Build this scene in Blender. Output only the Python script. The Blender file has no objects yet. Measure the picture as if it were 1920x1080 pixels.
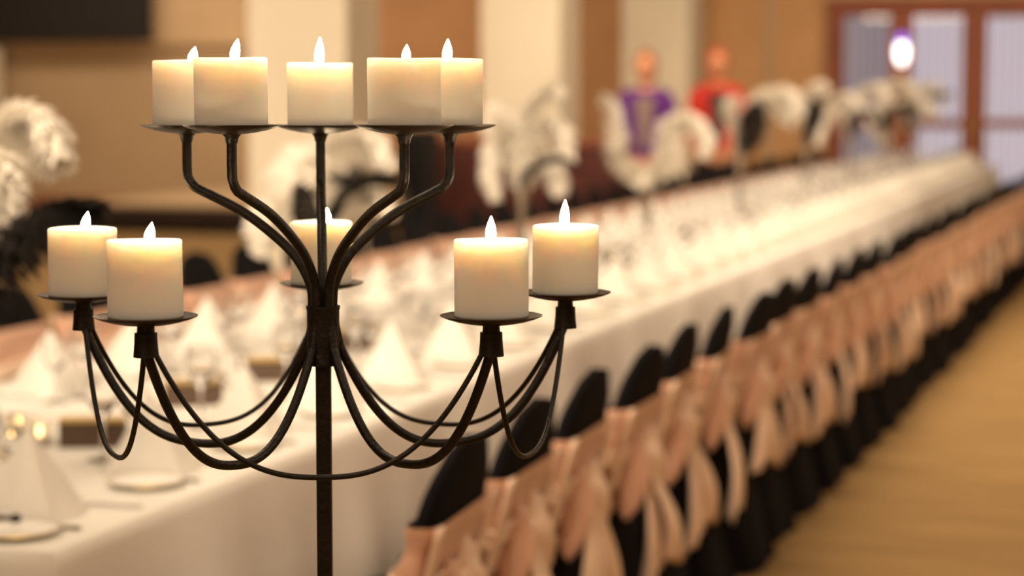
import bpy, bmesh, math, random
from mathutils import Vector, Matrix
random.seed(7)
PI = math.pi
S = bpy.context.scene
C = S.collection

# ------------------------------------------------------------------ camera, world, lights, exposure
F = 4000.0                       # focal length in pixels of a 1920 px frame
HC = 1.558                       # camera height
PITCH = math.atan(370 / F)       # horizon at y = 170
TH = math.atan(1245 * math.cos(PITCH) / F)   # the tables run along +Y, the camera is turned to the left of that
cam_d = bpy.data.cameras.new('camera'); cam = bpy.data.objects.new('camera', cam_d); C.objects.link(cam)
cam.location = (0, 0, HC); cam.rotation_euler = (PI / 2 - PITCH, 0, TH)
cam_d.sensor_width = 36; cam_d.lens = F / 1920 * 36
cam_d.dof.use_dof = True; cam_d.dof.focus_distance = 2.22; cam_d.dof.aperture_fstop = 3.4
cam_d.clip_start = 0.05; cam_d.clip_end = 100
S.camera = cam
S.view_settings.view_transform = 'Standard'; S.view_settings.look = 'None'
S.view_settings.gamma = 1; S.view_settings.use_curve_mapping = False
S.view_settings.exposure = 0.0
try:
    S.cycles.use_denoising = True; S.cycles.sample_clamp_indirect = 6; S.cycles.max_bounces = 8; S.cycles.transparent_max_bounces = 12
    S.cycles.caustics_refractive = False; S.cycles.caustics_reflective = False
except Exception: pass
w = bpy.data.worlds.new('world'); S.world = w; w.use_nodes = True
w.node_tree.nodes['Background'].inputs[0].default_value = (1, .8, .6, 1)
w.node_tree.nodes['Background'].inputs[1].default_value = 0.05
CEIL = 4.2
def area(x, y, z, sx, sy, power, col=(1, .74, .47), rot=(0, 0, 0), spread=None):
    l = bpy.data.lights.new('unseen_area_light', 'AREA'); l.shape = 'RECTANGLE'; l.size = sx; l.size_y = sy  # unseen area lights
    l.energy = power; l.color = col
    if spread: l.spread = math.radians(spread)
    o = bpy.data.objects.new('unseen_area_light', l); C.objects.link(o); o.location = (x, y, z); o.rotation_euler = rot
WARM = (1, .80, .58)
area(-2.4, 4.0, CEIL - .05, 1.2, 5, 85, WARM)
area(-1.5, 12.0, CEIL - .05, 1.2, 7, 125, WARM, spread=110)
area(-2.3, 20.0, CEIL - .05, 1.6, 8, 70, WARM)
area(-6.5, 4.0, CEIL - .5, 5, 1.2, 135, WARM, rot=(math.radians(74), 0, 0), spread=80)  # tilted light added out of view to brighten the pillar fronts
area(-4.0, 13.0, CEIL - .5, 4, 1.0, 75, WARM, rot=(math.radians(74), 0, 0), spread=80)  # second tilted light, added for the far wall and people
area(-2.3, 1.2, CEIL - .4, 3, 1.0, 105, WARM, rot=(math.radians(72), 0, 0), spread=75)  # added front light for the plumes, no visible source
area(-9.0, 16.0, CEIL - .05, 3, 8, 160, WARM)
area(-11.0, 23.2, CEIL - .05, 8, .8, 170, WARM)
area(1.6, 19.0, CEIL - .5, 4, 2, 110, WARM, rot=(math.radians(62), 0, 0))  # tilted light added to lift the doors and end wall
area(2.6, 3.0, CEIL - .05, 2, 6, 110, WARM)
area(2.6, 13.0, CEIL - .05, 2, 8, 170, WARM)
area(-1.2, -1.6, CEIL - .05, 4, 2, 85, WARM)  # added fill behind the camera for the candle fronts

# ------------------------------------------------------------------ picture to room helpers (measuring only)
def ray(px, py):
    v = Vector(((px - 960) / F, -(py - 540) / F, -1))
    return cam.rotation_euler.to_matrix() @ v
FW = Vector((-math.sin(TH), math.cos(TH), 0))
def P(px, py, Z):                 # point on the pixel's ray at horizontal forward distance Z
    r = ray(px, py); k = Z / r.dot(FW)
    return Vector((0, 0, HC)) + r * k
def at_y(px, py, y):              # point on the pixel's ray in the cross plane at that y
    r = ray(px, py); return Vector((0, 0, HC)) + r * (y / r.y)

# ------------------------------------------------------------------ materials
def mat(name, col, rough=.6, metal=0, noise=None, bump=None, spec=.5, sheen=0, sss=None, trans=0, emit=None, es=0, var=.12):
    m = bpy.data.materials.new(name); m.use_nodes = True
    nt = m.node_tree; b = nt.nodes['Principled BSDF']
    b.inputs['Base Color'].default_value = (*col, 1); b.inputs['Roughness'].default_value = rough
    b.inputs['Metallic'].default_value = metal; b.inputs['Specular IOR Level'].default_value = spec
    if sheen: b.inputs['Sheen Weight'].default_value = sheen
    if trans: b.inputs['Transmission Weight'].default_value = trans
    if sss:
        b.inputs['Subsurface Weight'].default_value = 1; b.inputs['Subsurface Radius'].default_value = sss[:3]
        b.inputs['Subsurface Scale'].default_value = sss[3]
    if emit:
        b.inputs['Emission Color'].default_value = (*emit, 1); b.inputs['Emission Strength'].default_value = es
    tc = nt.nodes.new('ShaderNodeTexCoord')
    if noise:
        n = nt.nodes.new('ShaderNodeTexNoise'); n.inputs['Scale'].default_value = noise; n.inputs['Detail'].default_value = 5
        nt.links.new(tc.outputs['Object'], n.inputs['Vector'])
        r = nt.nodes.new('ShaderNodeMapRange'); r.inputs['From Min'].default_value = .3; r.inputs['From Max'].default_value = .7
        r.inputs['To Min'].default_value = 1 - var; r.inputs['To Max'].default_value = 1 + var
        nt.links.new(n.outputs['Fac'], r.inputs['Value'])
        mx = nt.nodes.new('ShaderNodeVectorMath'); mx.operation = 'SCALE'
        mx.inputs[0].default_value = col; nt.links.new(r.outputs[0], mx.inputs['Scale'])
        nt.links.new(mx.outputs[0], b.inputs['Base Color'])
    if bump:
        n = nt.nodes.new('ShaderNodeTexNoise'); n.inputs['Scale'].default_value = bump[0]; n.inputs['Detail'].default_value = 4
        nt.links.new(tc.outputs['Object'], n.inputs['Vector'])
        bp = nt.nodes.new('ShaderNodeBump'); bp.inputs['Strength'].default_value = bump[1]; bp.inputs['Distance'].default_value = .005
        nt.links.new(n.outputs['Fac'], bp.inputs['Height']); nt.links.new(bp.outputs[0], b.inputs['Normal'])
    return m
M = {}
M['iron'] = mat('wrought_iron', (.009, .006, .0045), .45, .25, noise=30, bump=(160, .35), var=.4)
M['dish'] = mat('bronzed_iron_dish', (.030, .015, .009), .42, .5, noise=40, bump=(120, .25), var=.3)
M['wax'] = mat('ivory_wax', (.97, .89, .81), .5, sss=(1, .80, .60, .019), bump=(60, .15), spec=.25)
M['wick'] = mat('charred_wick', (.03, .02, .015), .9)
M['flame'] = mat('candle_flame', (1, .8, .4), .5, emit=(1, .76, .45), es=175)
M['smallflame'] = mat('tealight_flame', (1, .8, .4), .5, emit=(1, .62, .25), es=60)
M['cloth'] = mat('white_table_linen', (.86, .83, .76), .75, noise=6, bump=(300, .1), var=.03, sheen=.2)
M['napkin'] = mat('white_napkin_linen', (.76, .72, .65), .7, noise=20, var=.03, sheen=.2)
M['china'] = mat('white_china', (.88, .85, .8), .2, noise=10, var=.02)
M['gold'] = mat('gold_rim', (.7, .48, .16), .3, .9, noise=40, var=.1)
M['steel'] = mat('polished_cutlery_steel', (.62, .58, .52), .22, 1, noise=30, var=.06)
M['glass'] = mat('clear_glass', (1, 1, 1), .02, trans=1)
M['water'] = mat('candle_glass', (1, .97, .92), .05, trans=.9)
M['black'] = mat('black_chair_cloth', (.006, .005, .006), .9, noise=12, bump=(250, .2), var=.25, spec=.12)
M['peach'] = mat('peach_satin', (.74, .43, .29), .45, noise=9, bump=(40, .2), var=.07, sheen=.2)
M['blush'] = mat('pale_peach_ribbon', (.93, .68, .50), .34, noise=9, bump=(40, .2), var=.05, sheen=.2)
M['feather'] = mat('white_plume', (.92, .88, .80), .9, noise=15, var=.04)
M['bfeather'] = mat('black_plume', (.02, .014, .01), .9, noise=15, var=.3)
M['box'] = mat('dark_brown_card', (.085, .05, .03), .6, noise=30, var=.2)
M['carpet'] = None
M['wall'] = mat('tan_painted_wall', (.52, .37, .22), .85, noise=1.5, bump=(90, .1), var=.05)
M['wall2'] = mat('ochre_wall_panel', (.42, .22, .095), .7, noise=2, bump=(60, .1), var=.07)
M['cream'] = mat('cream_plaster', (.84, .76, .60), .85, noise=2, bump=(80, .1), var=.04)
M['ceil'] = mat('white_ceiling', (.8, .74, .64), .9, noise=3, var=.03)
M['wood'] = mat('red_brown_wood', (.25, .06, .014), .6, noise=8, bump=(30, .15), var=.25)
M['screen'] = mat('dark_screen', (.011, .008, .006), .8, noise=5, var=.2)
M['blind_glow'] = mat('glowing_lilac_blind', (.68, .64, .72), .8, noise=8, var=.05, emit=(.66, .60, .68), es=1.0)  # slats are no lamp; light from behind is put in as emission
M['blind_glow_dim'] = mat('dim_glowing_lilac_blind', (.5, .46, .5), .8, noise=8, var=.05, emit=(.5, .42, .47), es=.62)  # weaker emission: the left door's backlight is put in dimmer
M['lamp'] = mat('frosted_lamp_glass', (1, 1, 1), .4, emit=(1, .93, .90), es=4)
M['lampcap'] = mat('violet_lamp_glass', (.25, .15, .7), .3, emit=(.25, .12, .9), es=1.6)
M['maroon'] = mat('maroon_cloth', (.085, .018, .012), .8, noise=8, var=.2)
M['speaker'] = mat('black_speaker_casing', (.004, .0035, .0035), .7, noise=20, var=.2)
M['grille'] = mat('speaker_grille', (.007, .006, .006), .7, bump=(600, .6), spec=.2)
M['stage'] = mat('dark_stage_skirt', (.035, .017, .009), .85, noise=6, var=.25)
M['skin'] = mat('warm_skin', (.72, .36, .2), .55, noise=15, var=.04, sss=(1, .3, .15, .008))
M['hair'] = mat('auburn_hair', (.32, .10, .035), .5, noise=60, var=.3)
M['redhair'] = mat('red_hair', (.55, .07, .03), .5, noise=60, var=.3)
M['purple'] = mat('purple_jacket_cloth', (.11, .012, .20), .7, noise=20, var=.15)
M['red'] = mat('red_top_cloth', (.62, .03, .015), .65, noise=20, var=.1)
M['darkcloth'] = mat('dark_trouser_cloth', (.03, .016, .02), .8, noise=20, var=.2)
M['greycloth'] = mat('grey_shirt_cloth', (.22, .15, .12), .8, noise=20, var=.1)
M['eye'] = mat('eye', (.02, .015, .01), .2, noise=10)
M['lip'] = mat('lip', (.5, .12, .09), .5, noise=10)

def plume_mat():
    m = bpy.data.materials.new('white_plume'); m.use_nodes = True; nt = m.node_tree
    out = nt.nodes['Material Output']; nt.nodes.remove(nt.nodes['Principled BSDF'])
    a = nt.nodes.new('ShaderNodeBsdfDiffuse'); b = nt.nodes.new('ShaderNodeBsdfTranslucent'); mx = nt.nodes.new('ShaderNodeMixShader')
    for q in (a, b): q.inputs[0].default_value = (.97, .93, .86, 1)
    mx.inputs[0].default_value = .45
    nt.links.new(a.outputs[0], mx.inputs[1]); nt.links.new(b.outputs[0], mx.inputs[2]); nt.links.new(mx.outputs[0], out.inputs[0])
    return m
M['feather'] = plume_mat()
def carpet_mat():
    m = mat('golden_brown_carpet', (.50, .275, .075), .95, bump=(400, .5))
    nt = m.node_tree; b = nt.nodes['Principled BSDF']
    tc = nt.nodes.new('ShaderNodeTexCoord'); mp = nt.nodes.new('ShaderNodeMapping'); mp.inputs['Scale'].default_value = (.7, 5, 1)
    n = nt.nodes.new('ShaderNodeTexNoise'); n.inputs['Scale'].default_value = 1.6; n.inputs['Detail'].default_value = 3
    cr = nt.nodes.new('ShaderNodeValToRGB')
    cr.color_ramp.elements[0].color = (.25, .145, .045, 1); cr.color_ramp.elements[0].position = .35
    cr.color_ramp.elements[1].color = (.37, .225, .08, 1); cr.color_ramp.elements[1].position = .65
    nt.links.new(tc.outputs['Object'], mp.inputs[0]); nt.links.new(mp.outputs[0], n.inputs['Vector'])
    nt.links.new(n.outputs['Fac'], cr.inputs[0]); nt.links.new(cr.outputs[0], b.inputs['Base Color'])
    return m
M['carpet'] = carpet_mat()

# ------------------------------------------------------------------ mesh helpers
class MB:
    def __init__(s): s.v = []; s.f = []
    def add(s, vs, fs):
        n = len(s.v); s.v += [tuple(v) for v in vs]; s.f += [tuple(i + n for i in f) for f in fs]; return s
    def box(s, x0, x1, y0, y1, z0, z1):
        return s.add([(x0,y0,z0),(x1,y0,z0),(x1,y1,z0),(x0,y1,z0),(x0,y0,z1),(x1,y0,z1),(x1,y1,z1),(x0,y1,z1)],
                     [(3,2,1,0),(4,5,6,7),(0,1,5,4),(1,2,6,5),(2,3,7,6),(3,0,4,7)])
    def lathe(s, prof, n=24, c=(0, 0, 0), cap=True):
        vs = []; fs = []; idx = []
        for r, z in prof:
            if r < 1e-6: idx.append([len(vs)] * n); vs.append((c[0], c[1], c[2] + z))
            else:
                idx.append(list(range(len(vs), len(vs) + n)))
                vs += [(c[0] + r * math.cos(2*PI*k/n), c[1] + r * math.sin(2*PI*k/n), c[2] + z) for k in range(n)]
        for a, b in zip(idx, idx[1:]):
            for k in range(n):
                q = [a[k], a[(k+1) % n], b[(k+1) % n], b[k]]
                q = list(dict.fromkeys(q))
                if len(q) > 2: fs.append(tuple(q))
        return s.add(vs, fs)
    def tube(s, pts, rad, n=10, cap=True):
        pts = [Vector(p) for p in pts]; vs = []; fs = []; N = len(pts)
        rad = rad if hasattr(rad, '__len__') else [rad] * N
        t0 = (pts[1] - pts[0]).normalized()
        a = t0.orthogonal().normalized()
        for i, p in enumerate(pts):
            t = (pts[min(i+1, N-1)] - pts[max(i-1, 0)]).normalized()
            a = (a - t * a.dot(t)).normalized(); b = t.cross(a)
            vs += [p + (a * math.cos(2*PI*k/n) + b * math.sin(2*PI*k/n)) * rad[i] for k in range(n)]
        for i in range(N - 1):
            for k in range(n):
                fs.append((i*n+k, i*n+(k+1) % n, (i+1)*n+(k+1) % n, (i+1)*n+k))
        if cap: fs += [tuple(range(n))[::-1], tuple(range((N-1)*n, N*n))]
        return s.add(vs, fs)
    def grid(s, fn, nu, nv, wrap=False):
        vs = [fn(i / (nu if wrap else nu), j / nv) for j in range(nv + 1) for i in range(nu if wrap else nu + 1)]
        m_ = nu if wrap else nu + 1; fs = []
        for j in range(nv):
            for i in range(nu):
                i2 = (i + 1) % m_
                fs.append((j*m_+i, j*m_+i2, (j+1)*m_+i2, (j+1)*m_+i))
        return s.add(vs, fs)
    def ell(s, c, r, nu=16, nv=10, fn=None):
        def g(u, v):
            a = 2*PI*u; b = PI * (v * .998 + .001)
            p = Vector((math.sin(b)*math.cos(a), math.sin(b)*math.sin(a), -math.cos(b)))
            q = Vector((c[0]+r[0]*p.x, c[1]+r[1]*p.y, c[2]+r[2]*p.z))
            return fn(q, p) if fn else q
        return s.grid(g, nu, nv, True)
    def mesh(s, name, m, smooth=True):
        me = bpy.data.meshes.new(name); me.from_pydata(s.v, [], s.f); me.update()
        bm = bmesh.new(); bm.from_mesh(me); bmesh.ops.recalc_face_normals(bm, faces=bm.faces); bm.to_mesh(me); bm.free()
        me.materials.append(m)
        if smooth:
            me.polygons.foreach_set('use_smooth', [True] * len(me.polygons))
            try: me.set_sharp_from_angle(angle=math.radians(40))
            except Exception: pass
        return me
    def build(s, name, m, parent=None, loc=None, smooth=True):
        o = bpy.data.objects.new(name, s.mesh(name, m, smooth)); C.objects.link(o)
        if parent: o.parent = parent
        if loc: o.location = loc
        return o
def tag(o, label=None, cat=None, group=None, kind=None):
    if label: o['label'] = label
    if cat: o['category'] = cat
    if group: o['group'] = group
    if kind: o['kind'] = kind
    return o
def empty(name, loc=(0, 0, 0), rz=0):
    o = bpy.data.objects.new(name, None); C.objects.link(o); o.location = loc; o.rotation_euler = (0, 0, rz); o.empty_display_size = .05
    return o
def copy_tree(o, parent=None):
    c = o.copy(); C.objects.link(c)
    if parent: c.parent = parent
    for ch in [x for x in KIDS.get(o.name, [])]: copy_tree(ch, c)
    return c
KIDS = {}
def proto(root):                  # remember children so that copying stays fast
    def rec(o):
        KIDS[o.name] = list(o.children)
        for c in o.children: rec(c)
    rec(root); return root
def solidify(o, t):
    md = o.modifiers.new('solid', 'SOLIDIFY'); md.thickness = t; md.offset = 0
    return o
def spline(pts, k=6):
    pts = [Vector(p) for p in pts]; q = [2*pts[0]-pts[1]] + pts + [2*pts[-1]-pts[-2]]; out = []
    for i in range(1, len(q) - 2):
        a, b, c, d = q[i-1:i+3]
        for j in range(k):
            t = j / k
            out.append(.5*((2*b)+(c-a)*t+(2*a-5*b+4*c-d)*t*t+(3*b-a-3*c+d)*t**3))
    out.append(pts[-1]); return out
def struct(name, mb, m, smooth=False, label=None, parent=None):
    o = mb.build(name, m, parent, smooth=smooth)
    if not parent: o['kind'] = 'structure'
    if label and not parent: o['label'] = label
    return o

# ------------------------------------------------------------------ room shell
XL, XR, YB, YF = -16.8, 6.0, 25.5, -3.0
struct('floor', MB().box(XL, XR, YF, YB, -.1, 0), M['carpet'], label='golden brown mottled carpet floor')
struct('ceiling', MB().box(XL, XR, YF, YB, CEIL, CEIL + .1), M['ceil'])
struct('wall_back', MB().box(XL, XR, YB, YB + .15, 0, CEIL), M['wall'], label='tan end wall behind the tables')
struct('wall_front', MB().box(XL, XR, YF - .15, YF, 0, CEIL), M['wall'])
struct('wall_left', MB().box(XL - .15, XL, YF, YB, 0, CEIL), M['wall'])
struct('wall_right', MB().box(XR, XR + .15, YF, YB, 0, CEIL), M['wall'])
def wx(px, y=YB): return at_y(px, 170, y).x
def wz(px, py, y=YB): return at_y(px, py, y).z
# three cream pillars in a row parallel to the tables
for i, (a, b, c) in enumerate([(465, 650, 704), (902, 1050, 1086), (1166, 1290, 1312)]):
    yf = (13.2, 18.3, 23.4)[i]
    x0, x1 = wx(a, yf), wx(b, yf)
    mb = MB().box(x0, x1, yf, yf + .62, 0, CEIL)
    o = struct('trim_%d' % (i + 1), mb, M['cream'], label=('nearest', 'middle', 'farthest')[i] + ' square cream pillar')
    struct('plinth', MB().box(x0 - .02, x1 + .02, yf - .02, yf + .64, 0, .16), M['wood'], parent=o)
# ochre recessed wood panels on the end wall between the pillars
for i, (a, b) in enumerate([(700, 915), (1075, 1180)]):
    o = struct('trim_%d' % (i + 4), MB().box(wx(a), wx(b), YB - .04, YB, .1, CEIL), M['wall2'], label='ochre panelled strip of the end wall')
for i, (a, b) in enumerate([(1325, 1432), (1452, 1545)]):
    struct('trim_%d' % (i + 6), MB().box(wx(a), wx(b), YB - .03, YB, .1, CEIL), mat('light_oak_panel', (.55, .30, .12), .6, noise=2, var=.06), label='light oak wall panel beside the doors')
# soffit over the dark screen and a light corner strip
struct('trim_8', MB().box(XL, wx(466), YB - .09, YB, wz(200, 86), CEIL), mat('pale_soffit', (.66, .47, .28), .85, noise=2, var=.05), label='paler soffit round the dark screen')
struct('trim_9', MB().box(wx(-60), wx(22), YB - .5, YB - .25, .3, wz(10, 92)), M['cream'], label='pale strip at the left edge of the wall')
struct('baseboard_back', MB().box(XL, XR, YB - .06, YB, 0, .14), M['wood'])

# ------------------------------------------------------------------ screen and stage
sc = empty('projection_screen', (wx(100), YB - .3, wz(100, 75) + .75))
tag(sc, 'dark rectangular screen mounted high on the wall at the top left corner', 'screen')
xx0, xx1 = wx(-120) - sc.location.x, wx(285, YB - .3) - sc.location.x
MB().box(xx0, xx1, -.03, .03, -.75, .75).build('screen_surface', M['screen'], sc, smooth=False)
fm = MB(); fm.box(xx0-.02, xx1+.02, -.045, .0, -.78, -.75); fm.box(xx0-.02, xx1+.02, -.045, 0, .75, .78)
fm.box(xx0-.03, xx0, -.045, 0, -.78, .78); fm.box(xx1, xx1+.03, -.045, 0, -.78, .78)
fm.build('frame', M['speaker'], sc, smooth=False)
sg = empty('stage', (wx(220, 22.4) , 22.4, 0)); tag(sg, 'low stage with a dark pleated skirt against the tan wall', 'stage')
x0, x1 = wx(150, 21.2) - sg.location.x, wx(700, 21.2) - sg.location.x
MB().box(x0, x1, -1.2, 2.9, .28, .32).build('stage_deck', M['wall'], sg, smooth=False)
solidify(MB().grid(lambda u, v: (x0 + (x1-x0)*u, -1.2 + .02*math.sin(u*2*PI*60), .285*v + .003), 480, 1).build('stage_skirt', M['stage'], sg), .004)

# ------------------------------------------------------------------ glazed doors at the end
def door(n, px0, px1, label, handle_side):
    X0, X1 = wx(px0), wx(px1); zt = wz((px0+px1)/2, 12) ; yy = YB - .10
    d = empty('door_%d' % n, ((X0+X1)/2, yy, 0)); d['kind'] = 'structure'; d['label'] = label
    a, b = X0 - d.location.x, X1 - d.location.x; sw = .13
    MB().box(a, a+sw, 0, .06, 0, zt).build('stile', M['wood'], d, smooth=False)
    MB().box(b-sw, b, 0, .06, 0, zt).build('stile', M['wood'], d, smooth=False)
    zr = wz((px0+px1)/2, 232)
    for z0, z1 in ((0, .22), (zr-.05, zr+.05), (zt-.12, zt)):
        MB().box(a+sw, b-sw, 0, .06, z0, z1).build('rail', M['wood'], d, smooth=False)
    for z0, z1 in ((.22, zr-.05), (zr+.05, zt-.12)):
        MB().box(a+sw, b-sw, .02, .026, z0, z1).build('pane', M['glass'], d, smooth=False)
    ns = max(6, int((b-a-2*sw)/.105)); pw_ = (b-a-2*sw)/ns
    me = MB().grid(lambda u, v: ((u-.5)*.060, .016*math.sin(u*PI), .2+(zt-.3)*v), 4, 1).mesh('slat', M['blind_glow_dim' if n == 1 else 'blind_glow'])
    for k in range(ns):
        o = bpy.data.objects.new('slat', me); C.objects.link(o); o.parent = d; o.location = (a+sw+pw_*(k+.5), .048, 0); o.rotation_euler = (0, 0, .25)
    hx = b - sw/2 if handle_side > 0 else a + sw/2
    MB().tube([(hx, 0, 1.0), (hx, -.05, 1.0), (hx, -.05, 1.2), (hx, 0, 1.2)], .012, 8).build('handle', M['gold'], d)
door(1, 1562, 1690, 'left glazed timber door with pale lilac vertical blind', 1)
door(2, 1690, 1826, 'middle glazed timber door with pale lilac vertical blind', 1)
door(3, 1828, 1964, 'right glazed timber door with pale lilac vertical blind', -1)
zt = wz(1700, 12)
struct('trim_10', MB().box(wx(1550), wx(1975), YB-.16, YB, zt, zt+.1), M['wood'], label='timber head over the glazed doors')
struct('trim_11', MB().box(wx(1552), wx(1562), YB-.16, YB, 0, zt), M['wood'], label='timber jamb left of the glazed doors')
p = at_y(1690, 97, YB - .28)
wl = empty('wall_lamp', (p.x, YB - .10, p.z)); tag(wl, 'glowing oval wall lamp with violet top between the glazed doors', 'lamp')
MB().ell((0, -.14, 0), (.068, .06, .155), 20, 14).build('lamp_shade', M['lamp'], wl)
MB().ell((0, -.14, .125), (.055, .05, .085), 16, 10).build('lamp_cap', M['lampcap'], wl)
MB().box(-.03, .03, -.06, 0, -.05, .05).build('wall_bracket', M['gold'], wl, smooth=False)

# ------------------------------------------------------------------ candelabra
CX = P(606, 640, 2.335); CX.z = 0
ca = empty('candelabra', (CX.x, CX.y, 0)); tag(ca, 'tall wrought iron two-tier candelabra with ten dishes on a square pole in front', 'candelabra')
def zc(py, Z): return P(606, py, Z).z
UP = [ # x centre, candle bottom y, Z, half width, top y, flame base x, flame tip x, flame tip y, label
 (350, 236, 2.385, 62.5, 113, 359, 366, 88, 'upper tier far left candle, partly hidden behind its neighbour'),
 (434, 236, 2.213, 68.5, 108, 438, 446, 72, 'upper tier broad ivory candle second from the left, flame leaning right'),
 (600.5, 236, 2.46, 61.5, 118, 598, 600, 70, 'upper tier middle ivory candle with a tall straight flame'),
 (758, 236, 2.213, 68.5, 109, 761, 763, 83, 'upper tier ivory candle right of the middle with the shortest flame'),
 (843, 236, 2.37, 62.5, 110, 838, 840, 73, 'upper tier far right candle, its left side hidden'),
]
LO = [
 (156, 553, 2.42, 64, 427, 158, 165, 397, 'lower tier far left ivory candle on the outer dish'),
 (273, 594, 2.10, 70.5, 450, 278, 285, 417, 'lower tier front left ivory candle, flame leaning right'),
 (603, 531, 2.61, 57.5, 415, 611, 613, 391, 'lower tier rear candle seen behind the central post'),
 (921, 593, 2.12, 70, 449, 920, 921, 405, 'lower tier front right ivory candle with a tall flame'),
 (1060, 549, 2.40, 62, 422, 1058, 1060, 375, 'lower tier far right ivory candle, whitest at the top'),
]
dish_prof = [(0, 0), (.040, 0), (.0455, .0002), (.0508, .0014), (.0516, .0012), (.0510, .0003), (.045, -.0022), (.036, -.0048), (.024, -.0072), (.012, -.0086), (0, -.0088)]
col_prof = [(0, -.008), (.0085, -.008), (.0088, -.015), (.0088, -.0155), (.0112, -.016), (.0115, -.026), (.0128, -.040), (.0116, -.0402), (.0105, -.034), (0, -.033)]
for (px, py, Z, hw, ty, fx, tx, tyf, lab), tier in [(a, 'U') for a in UP] + [(a, 'L') for a in LO]:
    D = P(px, py, Z); rel = D - ca.location
    MB().lathe(dish_prof, 48).build('candle_dish', M['dish'], ca, rel)
    # candle
    k = F / Z; r = hw / k; h = (P(px, ty, Z).z - D.z)
    cn = empty('pillar_candle', D); tag(cn, lab, 'candle', 'ivory pillar candles on the candelabra')
    sd = random.uniform(0, 9)
    def wob(a, z): return 1 + .006*math.sin(3*a + sd + 40*z) + .004*math.sin(5*a + sd*2)
    prof = [(0, 0), (r-.001, 0), (r, .001)] + [(r, h*j/8) for j in range(1, 8)] + [(r, h-.0015), (r-.0006, h-.0004), (r-.0015, h), (r-.0030, h-.0006), (r-.0040, h-.0028), (r-.007, h-.0050), (r*.5, h-.0058), (0, h-.006)]
    mb = MB().lathe([(max(a, 0), b) for a, b in prof], 48)
    mb.v = [(x*wob(math.atan2(y, x), z), y*wob(math.atan2(y, x), z), z + (.0004*math.sin(2*math.atan2(y, x)+sd) if z > h*.9 else 0)) for x, y, z in mb.v]
    wb = mb.build('wax_body', M['wax'], cn)
    fb = P(fx, ty, Z) - D; ft = P(tx, tyf, Z) - D
    cam_y = Vector((-math.sin(TH), math.cos(TH), 0))
    base = Vector((fb.x, fb.y, h - .006))
    MB().tube([base, base + Vector((0, 0, .005)), base + (ft-fb).normalized()*.009], [.0009, .0009, .0006], 8).build('wick', M['wick'], wb)
    # teardrop flame
    L = (ft - Vector((fb.x, fb.y, h - .003))); n_ = 12; wf = .0052 if tyf != 83 else .0046
    pts = [Vector((fb.x, fb.y, h - .003)) + L*(j/n_) + Vector((0, 0, 0)) for j in range(n_+1)]
    rr = [max(.0003, wf * (math.sin(PI * (j/n_)**.62) ** .8 if 0 < j < n_ else 0)) for j in range(n_+1)]
    MB().tube(pts, rr, 14).build('flame', M['flame'], cn)
    # collar and arm
    R = math.hypot(rel.x, rel.y); e = Vector((rel.x, rel.y, 0)).normalized()
    if tier == 'L':
        MB().lathe(col_prof, 24).build('collar', M['iron'], ca, rel)
        zo = rel.z - .034; zi = zc(650, 2.335); a_ = (R - .0185) / 2; m_ = (R + .0185) / 2
        pts = [e*.0125 + Vector((0, 0, zc(577, 2.335)))]
        pts += [e*(.0135) + Vector((0, 0, zc(610, 2.335)))]
        for j in range(41):
            u = -math.cos(PI*j/40)
            pts.append(e*(m_ + a_*u) + Vector((0, 0, zi + (zo-zi)*(u+1)/2 - .122*(1-abs(u)**2.5))))
        pts.append(e*R + Vector((0, 0, rel.z - .016)))
        MB().tube(spline(pts, 3), .0050, 12).build('candle_arm', M['iron'], ca)
    else:
        g = [(1, .008), (1, .050), (.985, .060), (.95, .067), (.90, .0715), (.61, .0925), (.38, .117), (.20, .143), (.095, .172), (.075, .196), (.07, .235)]
        off = zc(237, 2.335)
        pts = [e*R*s_ + Vector((0, 0, (rel.z - z_) if z_ < .02 else rel.z - z_ + 0)) for s_, z_ in g]
        MB().lathe([(0, -.007), (.011, -.0075), (.0075, -.012), (.0060, -.018), (0, -.018)], 20).build('dish_boss', M['iron'], ca, rel)
        MB().tube(spline(pts, 6), .0054, 12).build('candle_arm', M['iron'], ca)
# thin swag rods between neighbouring lower collars
ring = [LO[0], LO[1], LO[3], LO[4], LO[2]]
for i in range(5):
    A = P(*ring[i][:3]) - ca.location; B = P(*ring[(i+1) % 5][:3]) - ca.location
    d = (B - A); dh = Vector((d.x, d.y, 0)).normalized()
    A2 = A + dh*.0075 + Vector((0, 0, -.034)); B2 = B - dh*.0075 + Vector((0, 0, -.034))
    pts = [A + dh*.004 + Vector((0, 0, -.018))]
    for j in range(37):
        u = -math.cos(PI*j/36)
        pts.append(A2 + (B2-A2)*((u+1)/2) + Vector((0, 0, -.128*(1-abs(u)**2.6))))
    pts.append(B - dh*.004 + Vector((0, 0, -.018)))
    MB().tube(spline(pts, 3), .0029, 10).build('swag_rod', M['iron'], ca)
zt_, zb_ = zc(573, 2.335), zc(684, 2.335)
MB().lathe([(.0165, zt_-.002), (.0175, zt_), (.0188, zt_), (.0188, zt_-.003), (.0180, zt_-.005), (.0178, zt_-.030), (.0184, zt_-.048), (.0184, zb_+.006), (.0190, zb_+.004), (.0190, zb_), (.017, zb_)], 36).build('hub_sleeve', M['iron'], ca)
MB().lathe([(.0, zt_-.004), (.0168, zt_-.004), (.0172, zt_-.006), (.0172, zb_+.002), (0, zb_+.002)], 24).build('hub_core', M['iron'], ca)
pr = MB(); pw = .0082
pr.box(-pw, pw, -pw, pw, .02, zb_+.004)
po = pr.build('pole', M['iron'], ca, smooth=False); po.rotation_euler = (0, 0, TH)
md = po.modifiers.new('bevel', 'BEVEL'); md.width = .0012; md.segments = 2
MB().lathe([(0, 0), (.15, 0), (.15, .008), (.13, .014), (.03, .022), (.016, .04), (0, .04)], 40).build('base_plate', M['iron'], ca)

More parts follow.
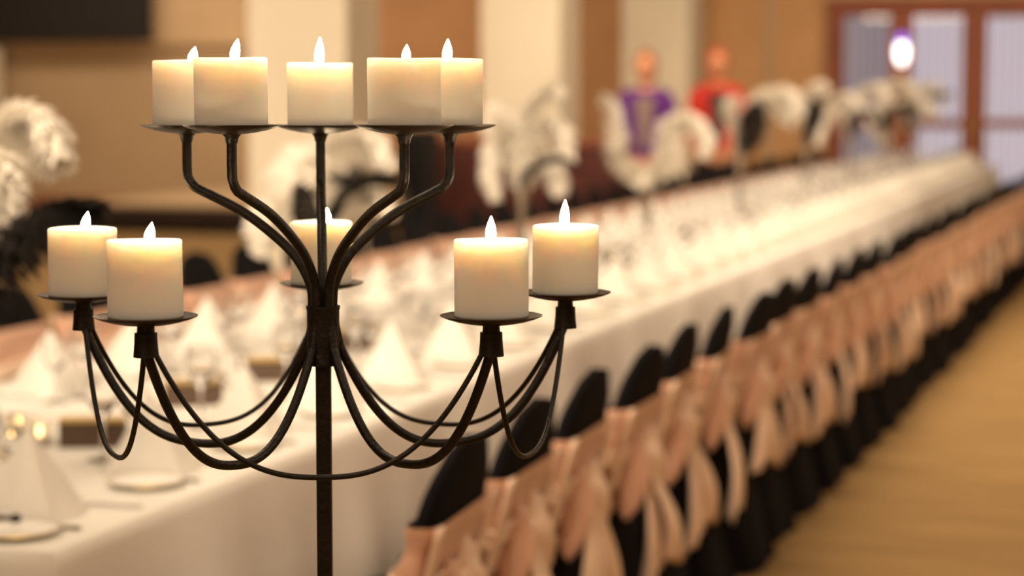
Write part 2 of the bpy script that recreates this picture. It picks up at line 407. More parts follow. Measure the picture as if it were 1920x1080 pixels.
# ------------------------------------------------------------------ long table and its cloth
TX0, TX1, TY0, TY1, TZ = -3.12, -1.885, 3.32, 24.2, .742
tb = empty('banquet_table', ((TX0+TX1)/2, (TY0+TY1)/2, 0)); tag(tb, 'long banquet table hidden under the white cloth', 'table')
MB().box(-.59, .59, -10.40, 10.40, TZ-.035, TZ-.006).build('tabletop', M['wood'], tb, smooth=False)
for yy in range(-5, 6):
    for sx in (-.5, .5):
        MB().tube([(sx, yy*2.05, 0), (sx, yy*2.05, TZ-.036)], .018, 8).build('leg', M['steel'], tb)
def cloth():
    mb = MB()
    x0, x1, y0, y1 = TX0, TX1, TY0, TY1
    step = .045; per = []
    nx = int((x1-x0)/step); ny = int((y1-y0)/step)
    per += [(x0+(x1-x0)*i/nx, y0, 0, -1) for i in range(nx)]
    per += [(x1, y0+(y1-y0)*i/ny, 1, 0) for i in range(ny)]
    per += [(x1-(x1-x0)*i/nx, y1, 0, 1) for i in range(nx)]
    per += [(x0, y1-(y1-y0)*i/ny, -1, 0) for i in range(ny)]
    n = len(per); rows = [(0, 0), (.006, .006), (.012, .03), (.02, .12), (.035, .25), (.05, .40), (.06, .55), (.065, .66)]
    vs = []
    rnd = random.Random(3); ph = [rnd.uniform(0, 6.28) for _ in range(6)]
    for ro, dz in rows:
        for i, (x, y, nx_, ny_) in enumerate(per):
            s_ = i * step
            w_ = math.sin(s_*7.1+ph[0]) * .5 + math.sin(s_*13.7+ph[1]+math.sin(s_*2.3)) * .35 + math.sin(s_*3.1+ph[2])*.4
            a = ro + min(1, dz/.5)**1.3 * .06 * w_
            # corners hang out in a fold
            vs.append((x + nx_*a, y + ny_*a, TZ - dz))
    fs = [(j*n+i, j*n+(i+1) % n, (j+1)*n+(i+1) % n, (j+1)*n+i) for j in range(len(rows)-1) for i in range(n)]
    fs.append(tuple(range(n)))
    return mb.add(vs, fs)
cl = cloth().build('tablecloth', M['cloth']); tag(cl, 'white linen tablecloth over the long banquet table, hanging in folds', 'tablecloth')

# ------------------------------------------------------------------ chairs
def back_x(h): return -.075 + (h-.45)*.27 if h > .45 else -.075 + (.45-h)*.24
HW = .193
def top_h(y): return .760 + .150*max(0, 1-abs(y/HW)**2.4)**.55
def make_chair(seed):
    rnd = random.Random(seed)
    root = empty('banquet_chair')
    # backrest under black cover: closed slab
    def slab(u, v, off=0, lo=.40, hi=None):
        a = 2*PI*u; c_, s_ = math.cos(a), math.sin(a)
        ex = math.copysign(abs(c_)**.5, c_); ey = math.copysign(abs(s_)**.35, s_)
        y = ey*(HW+off); tp = top_h(max(-HW, min(HW, ey*HW))) if hi is None else hi
        h = lo + (tp-lo)*v
        th = (.024+off) * (1 if hi or v < .9 else (1-(v-.9)/.1*.6))
        return (back_x(h) + ex*th, y, h)
    mb = MB().grid(slab, 40, 12, True); n = len(mb.v)
    mb.f.append(tuple(range(n-40, n)))
    # seat block and skirt with folds
    def skirt(u, v):
        a = 2*PI*u; c_, s_ = math.cos(a), math.sin(a)
        ex = math.copysign(abs(c_)**.4, c_); ey = math.copysign(abs(s_)**.4, s_)
        h = .455 - .450*v
        f = v*.014*math.sin(14*a+seed)*(.6+.4*math.sin(3*a))
        xc = -.235; hx = .165 + .015*v + f; hy = .200 + .012*v + f*.6
        bx = back_x(h)+.03 if ex > 0 else 0
        x = xc + ex*hx if ex <= 0 else xc + ex*(bx - xc + f)
        return (x, ey*hy, h)
    k = MB().grid(skirt, 96, 5, True); k.f.append(tuple(range(96)))
    mb.add(k.v, k.f)
    mb.build('chair_cover', M['black'], root)
    # wide satin band wrapped round the back
    band = MB().grid(lambda u, v: tuple(Vector(slab(u, v, .008 + .004*math.sin(v*PI*5+2*math.sin(2*PI*u)) + .003*math.sin(v*PI*9),   .485+.02*math.sin(4*PI*u), .765))), 40, 14, True)
    n = len(band.v); 
    band.build('sash', M['peach'], root)
    kz = .615; kx = back_x(kz) + .055
    kn = MB().ell((kx, 0, kz), (.028, .030, .036), 14, 9, lambda q, p: q + Vector((.003*math.sin(9*q.y*30), 0, 0))).build('bow_knot', M['blush'], root)
    rb = MB()      # pale ribbon: round the back and folded up both edges
    rb.grid(lambda u, v: tuple(Vector(slab(u, v, .018 + .003*math.sin(v*PI*3),   .625 + .014*math.sin(4*PI*u), .668 + .010*math.sin(4*PI*u)))), 40, 4, True)
    for s in (-1, 1):
        def ed(u, v, s=s):
            h = .55 + .218*v; y = s*(HW + .010 - .030*u - .05*u*(1-v))
            return (back_x(h) + .034 + .010*math.sin(u*PI), y, h)
        rb.grid(ed, 5, 8)
    solidify(rb.build('ribbon', M['blush'], root), .003)
    for s in (-1, 1):
        dz = rnd.uniform(-.03, .0)
        def lp(u, v, s=s, dz=dz):
            a = 2*PI*u; t = v
            w_ = math.sin(PI*min(.999, t**.75))**.7
            rx = .040*w_ + .004; rz = .078*w_ + .008
            y = s*(.015 + .135*t); zc_ = kz + dz - .11*t*t + .01*math.sin(t*3)
            fold = 1 + .13*math.sin(5*a + t*3)
            return (kx - .006 + rx*math.cos(a)*fold, y, zc_ + rz*math.sin(a)*fold)
        g = MB().grid(lp, 22, 12, True); n = len(g.v); g.f += [tuple(range(22)), tuple(range(n-22, n))]
        g.build('bow_loop', M['peach' if s < 0 else 'blush'], kn)
    for s in (-1, 1):
        L = rnd.uniform(.23, .33); sp = rnd.uniform(.03, .11); out = rnd.uniform(.03, .07)
        def tl(u, v, s=s, L=L, sp=sp, out=out):
            t = v; y = s*(.008 + sp*t) ; wd = .024 + .125*min(1, t*1.8)**.8
            q = u*2 - 1
            z = kz - .015 - L*t - .02*q*s*t
            x = kx + .01 + out*math.sin(t*2.2) + .012*math.sin(q*6+t*2+seed)*(.3+t) 
            return (x, y + q*wd*.5, z)
        solidify(MB().grid(tl, 12, 12).build('sash_tail', M['blush'], kn), .004)
    for lx, ly in ((-.37, -.18), (-.37, .18), (-.09, -.18), (-.09, .18)):
        MB().box(lx-.012, lx+.012, ly-.012, ly+.012, 0, .44).build('leg', M['speaker'], root, smooth=False)
    return proto(root)
protos = [make_chair(s) for s in (1, 5, 9, 12)]
used = set()
ORD = ['nearest', 'second', 'third', 'fourth', 'fifth', 'sixth', 'seventh', 'eighth', 'ninth', 'tenth', 'eleventh', 'twelfth', 'thirteenth', 'fourteenth', 'fifteenth', 'sixteenth']
def put_chair(x, y, rz, label, group, k):
    if k not in used: used.add(k); o = protos[k]
    else: o = copy_tree(protos[k])
    o.location = (x, y, 0); o.rotation_euler = (0, 0, rz); tag(o, label, 'chair', group)
SP = .508; SEATS = [3.80 + SP*i for i in range(40)]
rnd = random.Random(11)
for i, y in enumerate(SEATS):
    nm = ('%s chair from the front in the right-hand row along the aisle, black with peach bow' % ORD[i]) if i < 14 else 'black chair with peach bow in the blurred far stretch of the right-hand row'
    if i == 0: nm = 'nearest chair of the right-hand row, black cap in front of the candelabra\'s right arm'
    put_chair((-1.325 if i else -1.31) + rnd.uniform(-.015, .015) + max(0, i-4)*.0065, y + rnd.uniform(-.02, .02), rnd.uniform(-.05, .05), nm, 'sashed chairs of the right-hand row', i % 4)
LORD = 0
for i, y in enumerate(SEATS):
    if y < 4.6: continue
    nm = ('%s chair from the left on the far side of the table, black with peach sash' % ('leftmost' if LORD == 0 else ORD[LORD])) .replace('leftmost chair from the left', 'leftmost chair') if LORD < 9 else 'black chair with peach sash far down the opposite side of the long table'
    LORD += 1
    put_chair(-3.72 + rnd.uniform(-.015, .015), y + rnd.uniform(-.02, .02), PI + rnd.uniform(-.04, .04), nm, 'sashed chairs on the far side of the table', (i+1) % 4)

# ------------------------------------------------------------------ table settings
def make_napkin():
    r = empty('folded_napkin')
    def g(u, v):
        a = 2*PI*u; t = v
        sq = 1/max(abs(math.cos(a+.0)), abs(math.sin(a+.0)))**.75
        rr = .096*(1-t)*sq*(1+.05*math.sin(4*a+1)) + .004
        return (rr*math.cos(a)*1.0, rr*math.sin(a)*.95, .165*t)
    mb = MB().grid(g, 24, 8, True); n = len(mb.v); mb.f += [tuple(range(24)), tuple(range(n-24, n))]
    mb.build('napkin_cone', M['napkin'], r)
    def fl(u, v): return (.02 + .075*(1-v)*u + .012, (u-.5)*.12*(1-v), .006 + .08*v + .01*math.sin(u*PI))
    solidify(MB().grid(fl, 6, 6).build('turned_flap', M['napkin'], r), .002)
    return proto(r)
def make_plate():
    r = empty('side_plate')
    MB().lathe([(0, 0), (.045, 0), (.05, .002), (.078, .011), (.080, .012), (.078, .0135), (.052, .006), (0, .005)], 28).build('plate_body', M['china'], r)
    MB().lathe([(.0775, .0135), (.0805, .0125), (.0815, .0135), (.0795, .0148), (.0775, .0142)], 28).build('gilt_rim', M['gold'], r)
    return proto(r)
def make_glass(h, rb):
    r = empty('wine_glass')
    pr = [(0, .001), (.034, 0), (.035, .002), (.010, .006), (.0045, .012), (.004, h*.45), (.012, h*.5), (rb, h*.68), (rb*1.02, h*.8), (rb*.82, h), (rb*.80, h), (rb*.97, h*.8), (rb*.94, h*.69), (.008, h*.53), (0, h*.52)]
    MB().lathe(pr, 20).build('glass_bowl', M['glass'], r)
    return proto(r)
def make_cutlery(kind):
    r = empty('table_' + kind)
    if kind == 'knife':
        MB().add([(-.006,-.11,0),(.006,-.11,0),(.005,0,0),(-.005,0,0),(-.006,-.11,.005),(.006,-.11,.005),(.005,0,.005),(-.005,0,.005)], [(3,2,1,0),(4,5,6,7),(0,1,5,4),(1,2,6,5),(2,3,7,6),(3,0,4,7)]).build('handle', M['steel'], r)
        MB().add([(-.005,0,.001),(.005,0,.001),(.010,.05,.001),(.009,.10,.001),(-.004,.115,.001),(-.005,0,.003),(.005,0,.003),(.010,.05,.002),(.009,.10,.002),(-.004,.115,.003)], [(4,3,2,1,0),(5,6,7,8,9),(0,1,6,5),(1,2,7,6),(2,3,8,7),(3,4,9,8),(4,0,5,9)]).build('blade', M['steel'], r)
    else:
        MB().tube([(0,-.10,.003),(0,-.03,.004),(0,.03,.004),(0,.05,.003)], [.006,.003,.003,.006], 8).build('handle', M['steel'], r)
        f = MB().box(-.011, .011, .05, .07, .001, .003)
        for q in (-.0095, -.0035, .0035, .0095): f.box(q-.0015, q+.0015, .07, .105, .001, .003)
        f.build('tines', M['steel'], r)
    return proto(r)
pn, pp, g1, g2, pk, pf = make_napkin(), make_plate(), make_glass(.20, .038), make_glass(.165, .032), make_cutlery('knife'), make_cutlery('fork')
first = set()
def put(pr, x, y, z, rz, label, cat, group):
    if pr.name not in first: first.add(pr.name); o = pr
    else: o = copy_tree(pr)
    o.location = (x, y, z); o.rotation_euler = (0, 0, rz); tag(o, label, cat, group); return o
TT = TZ + .0008
def setting(x, y, rz, side, near=None):
    c, s = math.cos(rz), math.sin(rz)
    def q(a, b): return x + a*c - b*s, y + a*s + b*c       # a towards the middle of the table
    j = lambda: rnd.uniform(-.008, .008)
    w_ = near or ('on the distant stretch of the table, %s side' % side); gr = w_ if not near else 'along the %s side of the table' % side
    put(pn, *q(.21+j(), 0+j()), TT, rz + rnd.uniform(-.3, .3), 'white napkin folded to a standing point ' + w_, 'napkin', 'napkins ' + gr)
    put(pp, *q(.13, .175+j()), TT, rz, 'white side plate with gilt rim ' + w_, 'plate', 'side plates ' + gr)
    put(g1, *q(.36+j(), -.09+j()), TT, 0, 'tall clear wine glass ' + w_, 'glass', 'wine glasses ' + gr)
    put(g2, *q(.33+j(), -.17+j()), TT, 0, 'shorter clear wine glass ' + w_, 'glass', 'shorter wine glasses ' + gr)
    put(pk, *q(.14, -.125), TT, rz - PI/2, 'steel knife ' + w_, 'knife', 'knives ' + gr)
    put(pf, *q(.14, -.155 + .255), TT, rz - PI/2, 'steel fork ' + w_, 'fork', 'forks ' + gr)
for i, y in enumerate(SEATS):
    if y > 23.8: break
    setting(TX1, y - .20, PI, 'right', 'before the %s chair of the right-hand row' % ORD[i] if i < 10 else None)
    if y > 3.9: setting(TX0, y - .20, 0, 'left', 'on the far side, opposite the %s right-hand chair' % ORD[i] if i < 10 else None)

def bx_(i, px, py):
    p = at_y(px, py, 4)   # found on the table top plane
    r = ray(px, py); k = (TZ + .03 - HC) / r.z; return Vector((0, 0, HC)) + r*k
def make_box():
    r = empty('menu_box')
    MB().box(-.075, .075, -.028, .028, 0, .062).build('box_body', M['box'], r, smooth=False)
    lid = MB(); lid.box(-.077, .077, -.030, .030, .058, .066); lid.build('lid', M['gold'], r, smooth=False)
    return proto(r)
pb = make_box()
q0 = [bx_(0, 175, 812), bx_(0, 362, 738), bx_(0, 512, 694)]
for i, p in enumerate(q0):
    put(pb, p.x, p.y, TT, TH + (.05, .25, .1)[i], ('dark brown box with gilt lid left of the pole, nearest of the row', 'dark brown box with gilt lid between the candelabra\'s left arms, second of the row', 'dark brown box with gilt lid just left of the hub, third of the row')[i], 'box', 'dark boxes down the middle of the table')
y = q0[2].y + .75
while y < 22:
    put(pb, -2.46, y, TT, TH, 'small dark brown box farther down the middle of the table', 'box', 'dark boxes farther down the table'); y += 1.66

def make_tealight():
    r = empty('tealight_holder')
    MB().lathe([(0, 0), (.026, 0), (.030, .01), (.033, .06), (.031, .06), (.028, .012), (0, .008)], 20).build('glass_cup', M['water'], r)
    MB().lathe([(0, .0085), (.019, .0085), (.019, .022), (0, .022)], 16).build('wax', M['wax'], r)
    MB().lathe([(.0, .024), (.004, .029), (.0045, .034), (.0022, .043), (0, .049)], 10).build('flame', M['smallflame'], r)
    return proto(r)
pt = make_tealight()
for i, (px, py) in enumerate([(16, 800), (42, 802), (74, 808), (20, 834)]):
    r = ray(px, py); k = (TZ + .034 - HC) / r.z; p = Vector((0, 0, HC)) + r*k
    put(pt, p.x, p.y - (.0), TT, 0, ('glowing tealight in a glass cup, leftmost of the upper three by the left edge', 'glowing tealight in a glass cup, middle of the upper three by the left edge', 'glowing tealight in a glass cup, rightmost of the cluster by the left edge', 'glowing tealight in a glass cup, lowest of the cluster by the left edge')[i], 'candle', 'tealights at the left edge of the frame')
# small dark pepper shaker lying on the cloth at the left edge
r = ray(22, 977); k = (TZ + .012 - HC) / r.z; p = Vector((0, 0, HC)) + r*k
sh = empty('pepper_shaker', (p.x, p.y, TT)); tag(sh, 'small black pepper shaker lying on the cloth at the left edge', 'shaker')
MB().tube([(-.055, 0, .0125), (-.05, 0, .0125), (-.01, 0, .0125), (-.002, 0, .0125)], [.008, .0105, .0085, .006], 14).build('shaker_body', M['speaker'], sh)
MB().ell((.007, 0, .0125), (.0125, .0125, .0125), 14, 9).build('shaker_head', M['speaker'], sh)
sh.rotation_euler = (0, 0, TH)

# ------------------------------------------------------------------ plume centrepieces
def plume(pts, width, seed, n=420):
    near = seed < 10; width *= 1.3; n = int(n*(3.6 if near else 1.7)); bw = .4 if near else 1
    rn = random.Random(seed); sp = spline(pts, 10); N = len(sp); mb = MB()
    mb.tube(sp, [.004*(1-.7*i/N)+.001 for i in range(N)], 6)
    for i in range(n):
        t = (i/n)**.95; k = min(N-2, int(t*(N-1))); p = sp[k].lerp(sp[k+1], t*(N-1)-k); tg = (sp[k+1]-sp[k]).normalized()
        a = rn.uniform(0, 2*PI); o = tg.orthogonal().normalized(); o = Matrix.Rotation(a, 3, tg) @ o
        L = width*(.35 + .65*math.sin(PI*min(1, .12+t*.86)))*rn.uniform(.65, 1.1)
        dr = (o + tg*.45).normalized(); sd_ = dr.cross(tg).normalized()*rn.uniform(.007, .013)*bw
        a0 = p; a1 = p + dr*L*.55 + Vector((0, 0, -.04*L)); a2 = p + dr*L*.95 + Vector((0, 0, -.35*L))
        mb.add([a0-sd_*.5, a0+sd_*.5, a1+sd_, a1-sd_, a2+sd_*.5, a2-sd_*.5], [(0,1,2,3), (3,2,4,5)])
    return mb
def stem_thing(x, y, label):
    r = empty('plume_centrepiece', (x, y, TT)); tag(r, label, 'centrepiece', 'tall plume centrepieces along the table')
    MB().lathe([(0, 0), (.055, 0), (.055, .006), (.03, .012), (.02, .03), (.016, .20), (.019, .36), (.030, .43), (.034, .45), (.031, .45), (.022, .42), (0, .40)], 24).build('vase', M['steel'], r)
    return r
def px_plume(root, y, pts, width, m, seed, n=420):
    depth = []
    q = [at_y(a, b, y + dy) - root.location for a, b, dy in pts]
    plume(q, width, seed, n).build('ostrich_plume', M[m], root)
XC = -2.46
CY = [3.7, 5.9, 8.07, 10.2, 12.5, 14.9, 17.0, 19.2, 21.4]
CL = ['plume centrepiece at the left edge, only white and dark plume tips in view', 'white plume centrepiece behind the candelabra\'s upper tier', 'tall white plume centrepiece right of the upper candles, dark twig below',
      'white plume centrepiece with an S-shaped plume in front of the person in purple', 'white plume centrepiece in front of the person in red, dark plume hanging', 'white and black plume centrepiece right of the person in red',
      'white plume centrepiece left of the wall lamp', 'white plume centrepiece below the wall lamp', 'farthest white plume centrepiece before the glazed doors']
roots = [stem_thing(XC, CY[i], CL[i]) for i in range(9)]
def tip(i):  # pixel of vase mouth
    return None
def world_plumes(i, specs):
    r = roots[i]
    for k, (pts, wd, m) in enumerate(specs):
        q = [Vector((0, 0, .43))]
        q += [Vector((at_y(a, b, CY[i]+dy) - r.location)) for a, b, dy in pts]
        plume(q, wd, i*10+k, 460).build('ostrich_plume', M[m], r)
world_plumes(0, [([(-130, 330, .05), (-30, 250, .1), (60, 235, .12), (110, 300, .1)], .08, 'feather'),
                 ([(-140, 400, 0), (-60, 330, 0), (0, 320, .0), (15, 400, 0)], .07, 'feather'),
                 ([(-150, 480, -.05), (-60, 420, 0), (0, 430, .05), (10, 470, .05)], .07, 'feather'),
                 ([(-150, 600, -.1), (-30, 510, -.1), (45, 440, -.1), (120, 398, -.1), (195, 392, -.1)], .058, 'bfeather')])
world_plumes(1, [([(590, 330, 0), (610, 280, 0), (690, 262, 0), (730, 310, 0)], .07, 'feather'),
                 ([(560, 380, 0), (540, 330, .1), (560, 300, .2), (575, 420, .2)], .07, 'feather'),
                 ([(600, 400, 0), (650, 365, 0), (700, 360, 0), (735, 400, 0)], .05, 'feather'),
                 ([(560, 400, .1), (520, 380, 0), (490, 420, 0), (490, 470, 0)], .06, 'feather'),
                 ([(620, 400, -.1), (660, 345, -.1), (740, 335, -.1), (770, 390, -.1)], .022, 'bfeather'),
                 ([(560, 400, -.1), (560, 350, -.1), (585, 385, -.1), (582, 430, -.1)], .02, 'bfeather')])
world_plumes(2, [([(972, 260, 0), (985, 215, 0), (1035, 165, 0), (1050, 180, 0)], .055, 'feather'),
                 ([(965, 270, 0), (955, 225, .05), (925, 205, .1), (912, 245, .1)], .05, 'feather'),
                 ([(985, 290, 0), (1020, 235, 0), (1055, 250, 0), (1068, 300, 0)], .06, 'feather'),
                 ([(960, 300, 0), (935, 265, 0), (920, 320, 0), (930, 370, 0)], .055, 'feather'),
                 ([(985, 310, .1), (1010, 280, .1), (1040, 320, .1), (1050, 360, .1)], .06, 'feather'),
                 ([(970, 250, .1), (945, 205, .1), (935, 215, .1)], .018, 'bfeather'),
                 ([(985, 325, -.1), (1010, 308, -.1), (1045, 298, -.1), (1085, 312, -.1)], .016, 'bfeather')])
world_plumes(3, [([(1195, 318, 0), (1160, 290, 0), (1155, 250, 0), (1150, 200, 0), (1130, 180, 0)], .065, 'feather'),
                 ([(1235, 310, 0), (1250, 240, 0), (1290, 222, 0), (1325, 255, 0), (1320, 290, 0)], .065, 'feather'),
                 ([(1205, 330, 0), (1230, 320, 0), (1260, 290, .1), (1260, 240, .2)], .05, 'feather'),
                 ([(1200, 325, -.1), (1165, 300, -.1), (1150, 275, -.1)], .05, 'feather')])
world_plumes(4, [([(1385, 255, 0), (1370, 215, 0), (1368, 190, 0), (1385, 185, 0)], .06, 'feather'),
                 ([(1400, 225, 0), (1430, 180, 0), (1480, 175, 0), (1500, 215, 0)], .075, 'feather'),
                 ([(1400, 215, 0), (1440, 190, .1), (1470, 200, .1), (1465, 225, .1)], .06, 'feather'),
                 ([(1400, 215, -.1), (1420, 205, -.1), (1418, 250, -.1), (1398, 285, -.1)], .055, 'bfeather')])
world_plumes(5, [([(1515, 215, 0), (1525, 175, 0), (1538, 160, 0), (1550, 170, 0)], .07, 'feather'),
                 ([(1512, 215, 0), (1500, 190, 0), (1490, 200, 0), (1480, 235, 0)], .06, 'feather'),
                 ([(1520, 215, -.1), (1530, 195, -.1), (1530, 220, -.1), (1520, 255, -.1)], .06, 'bfeather'),
                 ([(1520, 215, 0), (1560, 190, 0), (1590, 180, 0), (1620, 205, 0)], .05, 'feather')])
world_plumes(6, [([(1590, 225, 0), (1570, 195, 0), (1545, 225, 0), (1535, 270, 0)], .07, 'feather'),
                 ([(1598, 215, 0), (1620, 172, 0), (1650, 165, 0), (1670, 190, 0)], .075, 'feather'),
                 ([(1598, 225, -.1), (1612, 208, -.1), (1630, 212, -.1), (1642, 232, -.1)], .045, 'bfeather')])
world_plumes(7, [([(1650, 215, 0), (1665, 165, 0), (1690, 155, 0), (1720, 170, 0)], .09, 'feather'),
                 ([(1655, 220, 0), (1680, 195, 0), (1720, 185, 0), (1750, 205, 0)], .08, 'feather'),
                 ([(1655, 225, 0), (1640, 210, .1), (1650, 245, .1), (1665, 255, 0)], .09, 'feather'),
                 ([(1660, 220, -.1), (1690, 200, -.1), (1715, 205, -.1)], .05, 'bfeather')])
world_plumes(8, [([(1700, 210, 0), (1720, 170, 0), (1750, 165, 0), (1775, 190, 0)], .10, 'feather'),
                 ([(1705, 215, 0), (1735, 195, .1), (1755, 220, .1)], .09, 'feather'),
                 ([(1705, 210, -.1), (1750, 180, -.1), (1785, 175, -.1)], .045, 'bfeather')])

# ------------------------------------------------------------------ maroon counter and loudspeakers behind the chairs
cx0, cx1 = wx(808, 15.0), wx(1150, 15.0); ctz = at_y(980, 262, 15).z
ct = empty('serving_counter', ((cx0+cx1)/2, 15.3, 0)); tag(ct, 'high serving counter draped in maroon cloth behind the far chairs', 'counter')
hw_ = (cx1-cx0)/2
MB().box(-hw_, hw_, -.3, .3, ctz-.04, ctz).build('counter_top', M['wood'], ct, smooth=False)
def dr(u, v):
    s_ = u*4; k = int(s_) % 4; f = s_-int(s_); a, b = hw_*.98, .29
    c4 = [(-a,-b),(a,-b),(a,b),(-a,b)]; p, q = c4[k], c4[(k+1) % 4]
    x, y = p[0]+(q[0]-p[0])*f, p[1]+(q[1]-p[1])*f; w_ = .012*math.sin(u*2*PI*44)
    return (x + w_, y + w_, .01 + (ctz-.05)*v)
MB().grid(dr, 320, 1, True).build('drape', M['maroon'], ct)
def speaker(px, py0, y, wpx, hgt, label, stand):
    t = at_y(px, py0, y); w_ = abs(wx(px+wpx/2, y) - wx(px-wpx/2, y))/2
    r = empty('loudspeaker', (t.x, y, 0)); tag(r, label, 'loudspeaker', 'black loudspeakers behind the far chairs')
    z1 = t.z; z0 = z1 - hgt if stand else 0
    MB().box(-w_, w_, 0, .24, z0, z1).build('cabinet', M['speaker'], r, smooth=False)
    MB().box(-w_*.88, w_*.88, -.012, 0, z0+(z1-z0)*.06, z1-.03).build('grille', M['grille'], r, smooth=False)
    if stand:
        MB().tube([(0, .12, .0), (0, .12, z0)], .016, 10).build('stand_pole', M['speaker'], r)
        for a in range(3):
            MB().tube([(0, .12, .35), (.3*math.cos(a*2.09+.5), .12+.3*math.sin(a*2.09+.5), .015)], .011, 8).build('stand_leg', M['speaker'], r)
speaker(775, 243, 13.6, 52, 0, 'tall black column loudspeaker standing on the floor beside the maroon counter', False)
speaker(633, 250, 12.6, 44, .34, 'small black loudspeaker on a stand behind the middle upper candle', True)

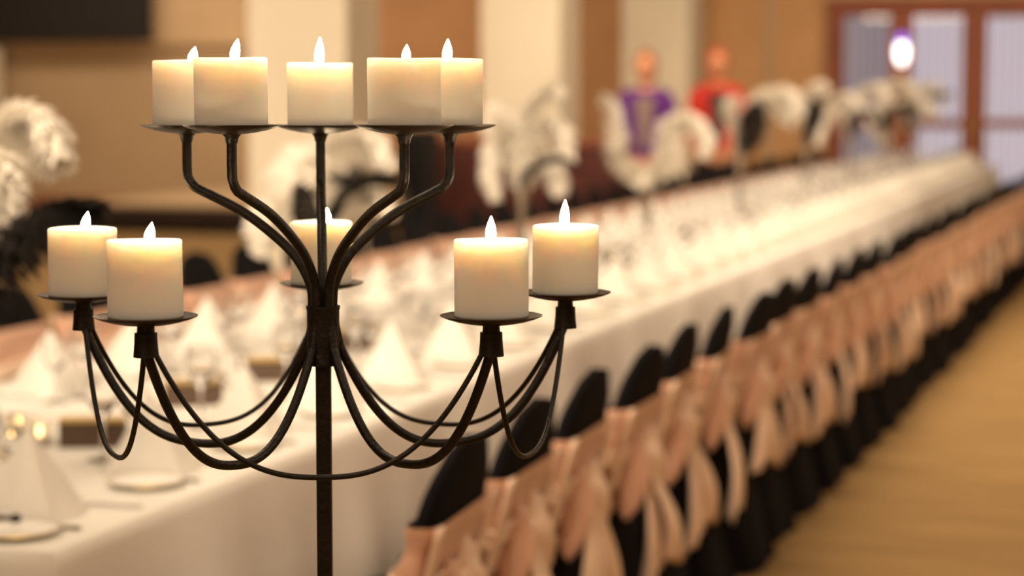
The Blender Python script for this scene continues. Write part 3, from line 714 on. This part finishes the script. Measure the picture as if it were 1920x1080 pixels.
# ------------------------------------------------------------------ people
def skin(name, verts, edges, radii, root, m, parent, sub=1):
    me = bpy.data.meshes.new(name); me.from_pydata(verts, edges, []); o = bpy.data.objects.new(name, me); C.objects.link(o)
    md = o.modifiers.new('s', 'SKIN'); md.use_smooth_shade = True
    for i, r_ in enumerate(radii):
        r2 = r_ if isinstance(r_, tuple) else (r_, r_)
        me.skin_vertices[0].data[i].radius = r2
    me.skin_vertices[0].data[root].use_root = True
    ms = o.modifiers.new('b', 'SUBSURF'); ms.levels = sub + 1; ms.render_levels = sub + 1
    dg = bpy.context.evaluated_depsgraph_get(); nm = bpy.data.meshes.new_from_object(o.evaluated_get(dg))
    o.modifiers.clear(); o.data = nm; nm.materials.clear(); nm.materials.append(m)
    nm.polygons.foreach_set('use_smooth', [True]*len(nm.polygons))
    o.parent = parent; return o
def person(px, y, height, label, topm, hairm, inner, yaw):
    s = height/1.75; b = wx(px, y)
    r = empty('person', (b, y, 0), yaw); tag(r, label, 'person')
    # body: pelvis 0, belly 1, chest 2, neckbase 3, neck 4, skull.. ; faces -Y
    V = [(0,0,.92),(0,0,1.08),(0,.0,1.28),(0,.01,1.43),(0,0,1.50)]
    E = [(0,1),(1,2),(2,3),(3,4)]; R = [(.145,.11),(.125,.095),(.15,.105),(.07,.06),(.05,.05)]
    hands = []
    for sx in (-1, 1):
        i = len(V); V += [(sx*.17,.01,1.39),(sx*.22,.03,1.12),(sx*.19,-.10,.93),(sx*.17,-.16,.90)]
        E += [(3,i),(i,i+1),(i+1,i+2),(i+2,i+3)]; R += [.055,.042,.03,.026]; hands.append(i+3)
        # fingers
        for f, (dx, L) in enumerate(((-.027,.07),(-.009,.08),(.009,.075),(.027,.06))):
            j = len(V); V += [(sx*.17+dx,-.20,.885),(sx*.17+dx,-.20-L*.5,.868),(sx*.17+dx,-.20-L*.8,.845)]
            E += [(i+3,j),(j,j+1),(j+1,j+2)]; R += [.011,.009,.007]
        j = len(V); V += [(sx*.17-sx*.035,-.18,.885),(sx*.17-sx*.05,-.21,.87)]; E += [(i+3,j),(j,j+1)]; R += [.011,.008]
        i = len(V); V += [(sx*.095,0,.85),(sx*.10,-.01,.48),(sx*.10,.02,.09),(sx*.11,-.10,.04)]
        E += [(0,i),(i,i+1),(i+1,i+2),(i+2,i+3)]; R += [.088,.055,.04,.032]
    Vs = [tuple(c*s for c in v) for v in V]; Rs = [tuple(q*s for q in (x if isinstance(x, tuple) else (x, x))) for x in R]
    body = skin('body', Vs, E, Rs, 0, M['skin'], r)
    # head with face added to the same mesh
    hb = MB()
    def face(q, p):
        x, yv, z = q
        if p.y < 0: yv -= .010*s*math.exp(-(p.x*5)**2 - ((p.z+.05)*5)**2)*1.8      # nose bridge
        if p.z < -.3: x *= .82 + .1*(1+p.z)
        return Vector((x, yv, z))
    hc_ = Vector((0, -.015, 1.635))*s
    hb.ell(hc_, (.076*s, .095*s, .118*s), 28, 20, face)
    hb.ell(hc_+Vector((0, -.100, -.012))*s, (.013*s, .018*s, .022*s), 10, 8)
    for sx in (-1, 1): hb.ell(hc_+Vector((sx*.078, .005, -.01))*s, (.010*s, .018*s, .030*s), 8, 8)
    me = hb.mesh('head', M['skin'])
    bm = bmesh.new(); bm.from_mesh(body.data); bm.from_mesh(me); bm.to_mesh(body.data); bm.free()
    for sx in (-1, 1): MB().ell(hc_+Vector((sx*.030, -.088, .010))*s, (.012*s, .007*s, .008*s), 10, 8).build('eye', M['eye'], r)
    MB().ell(hc_+Vector((0, -.089, -.055))*s, (.024*s, .008*s, .008*s), 10, 8).build('mouth', M['lip'], r)
    hr = MB(); hr.ell(hc_+Vector((0, .022, .022))*s, (.090*s, .098*s, .118*s), 24, 16, lambda q, p: q + Vector((.004*math.sin(30*p.z+9*p.x), 0, -.05*s if p.y > .3 and p.z < 0 else 0)))
    hr.build('hair', M[hairm], r)
    # clothes follow the same skeleton, slightly fuller
    Vt = [(0,0,.86),(0,0,1.08),(0,0,1.28),(0,.01,1.42)]; Et = [(0,1),(1,2),(2,3)]; Rt = [(.175,.14),(.155,.12),(.175,.13),(.10,.085)]
    for sx in (-1, 1):
        i = len(Vt); Vt += [(sx*.17,.01,1.39),(sx*.22,.03,1.12),(sx*.195,-.08,.955)]; Et += [(3,i),(i,i+1),(i+1,i+2)]; Rt += [.075,.058,.045]
    skin('jacket' if topm == 'purple' else 'top', [tuple(c*s for c in v) for v in Vt], Et, [tuple(q*s for q in (x if isinstance(x, tuple) else (x, x))) for x in Rt], 0, M[topm], r)
    # shirt front panel in the jacket opening
    def pn_(u, v):
        q = u*2-1; z = .98+.42*v; wv = .035+.045*v
        return (q*wv*s, (-.128-.012*math.sin(v*3))*s + .01*abs(q)*s, z*s)
    solidify(MB().grid(pn_, 6, 8).build('shirt_front', M[inner], r), .008)
    Vl = [(0,0,.92)]; El = []; Rl = [(.165,.13)]
    for sx in (-1, 1):
        i = len(Vl); Vl += [(sx*.10,0,.82),(sx*.10,-.01,.48),(sx*.10,.02,.10)]; El += [(0,i),(i,i+1),(i+1,i+2)]; Rl += [.11,.08,.07]
    skin('trousers', [tuple(c*s for c in v) for v in Vl], El, [tuple(q*s for q in (x if isinstance(x, tuple) else (x, x))) for x in Rl], 0, M['darkcloth'], r)
    for sx in (-1, 1):
        MB().ell((sx*.105*s, -.05*s, .035*s), (.045*s, .12*s, .034*s), 14, 8).build('shoe', M['speaker'], r)
person(1211, 17.6, 1.88, 'standing person in an open purple jacket behind the plumes', 'purple', 'hair', 'greycloth', .15)
person(1345, 19.2, 1.93, 'standing person with red hair and bright red top over dark neckline', 'red', 'redhair', 'darkcloth', .25)
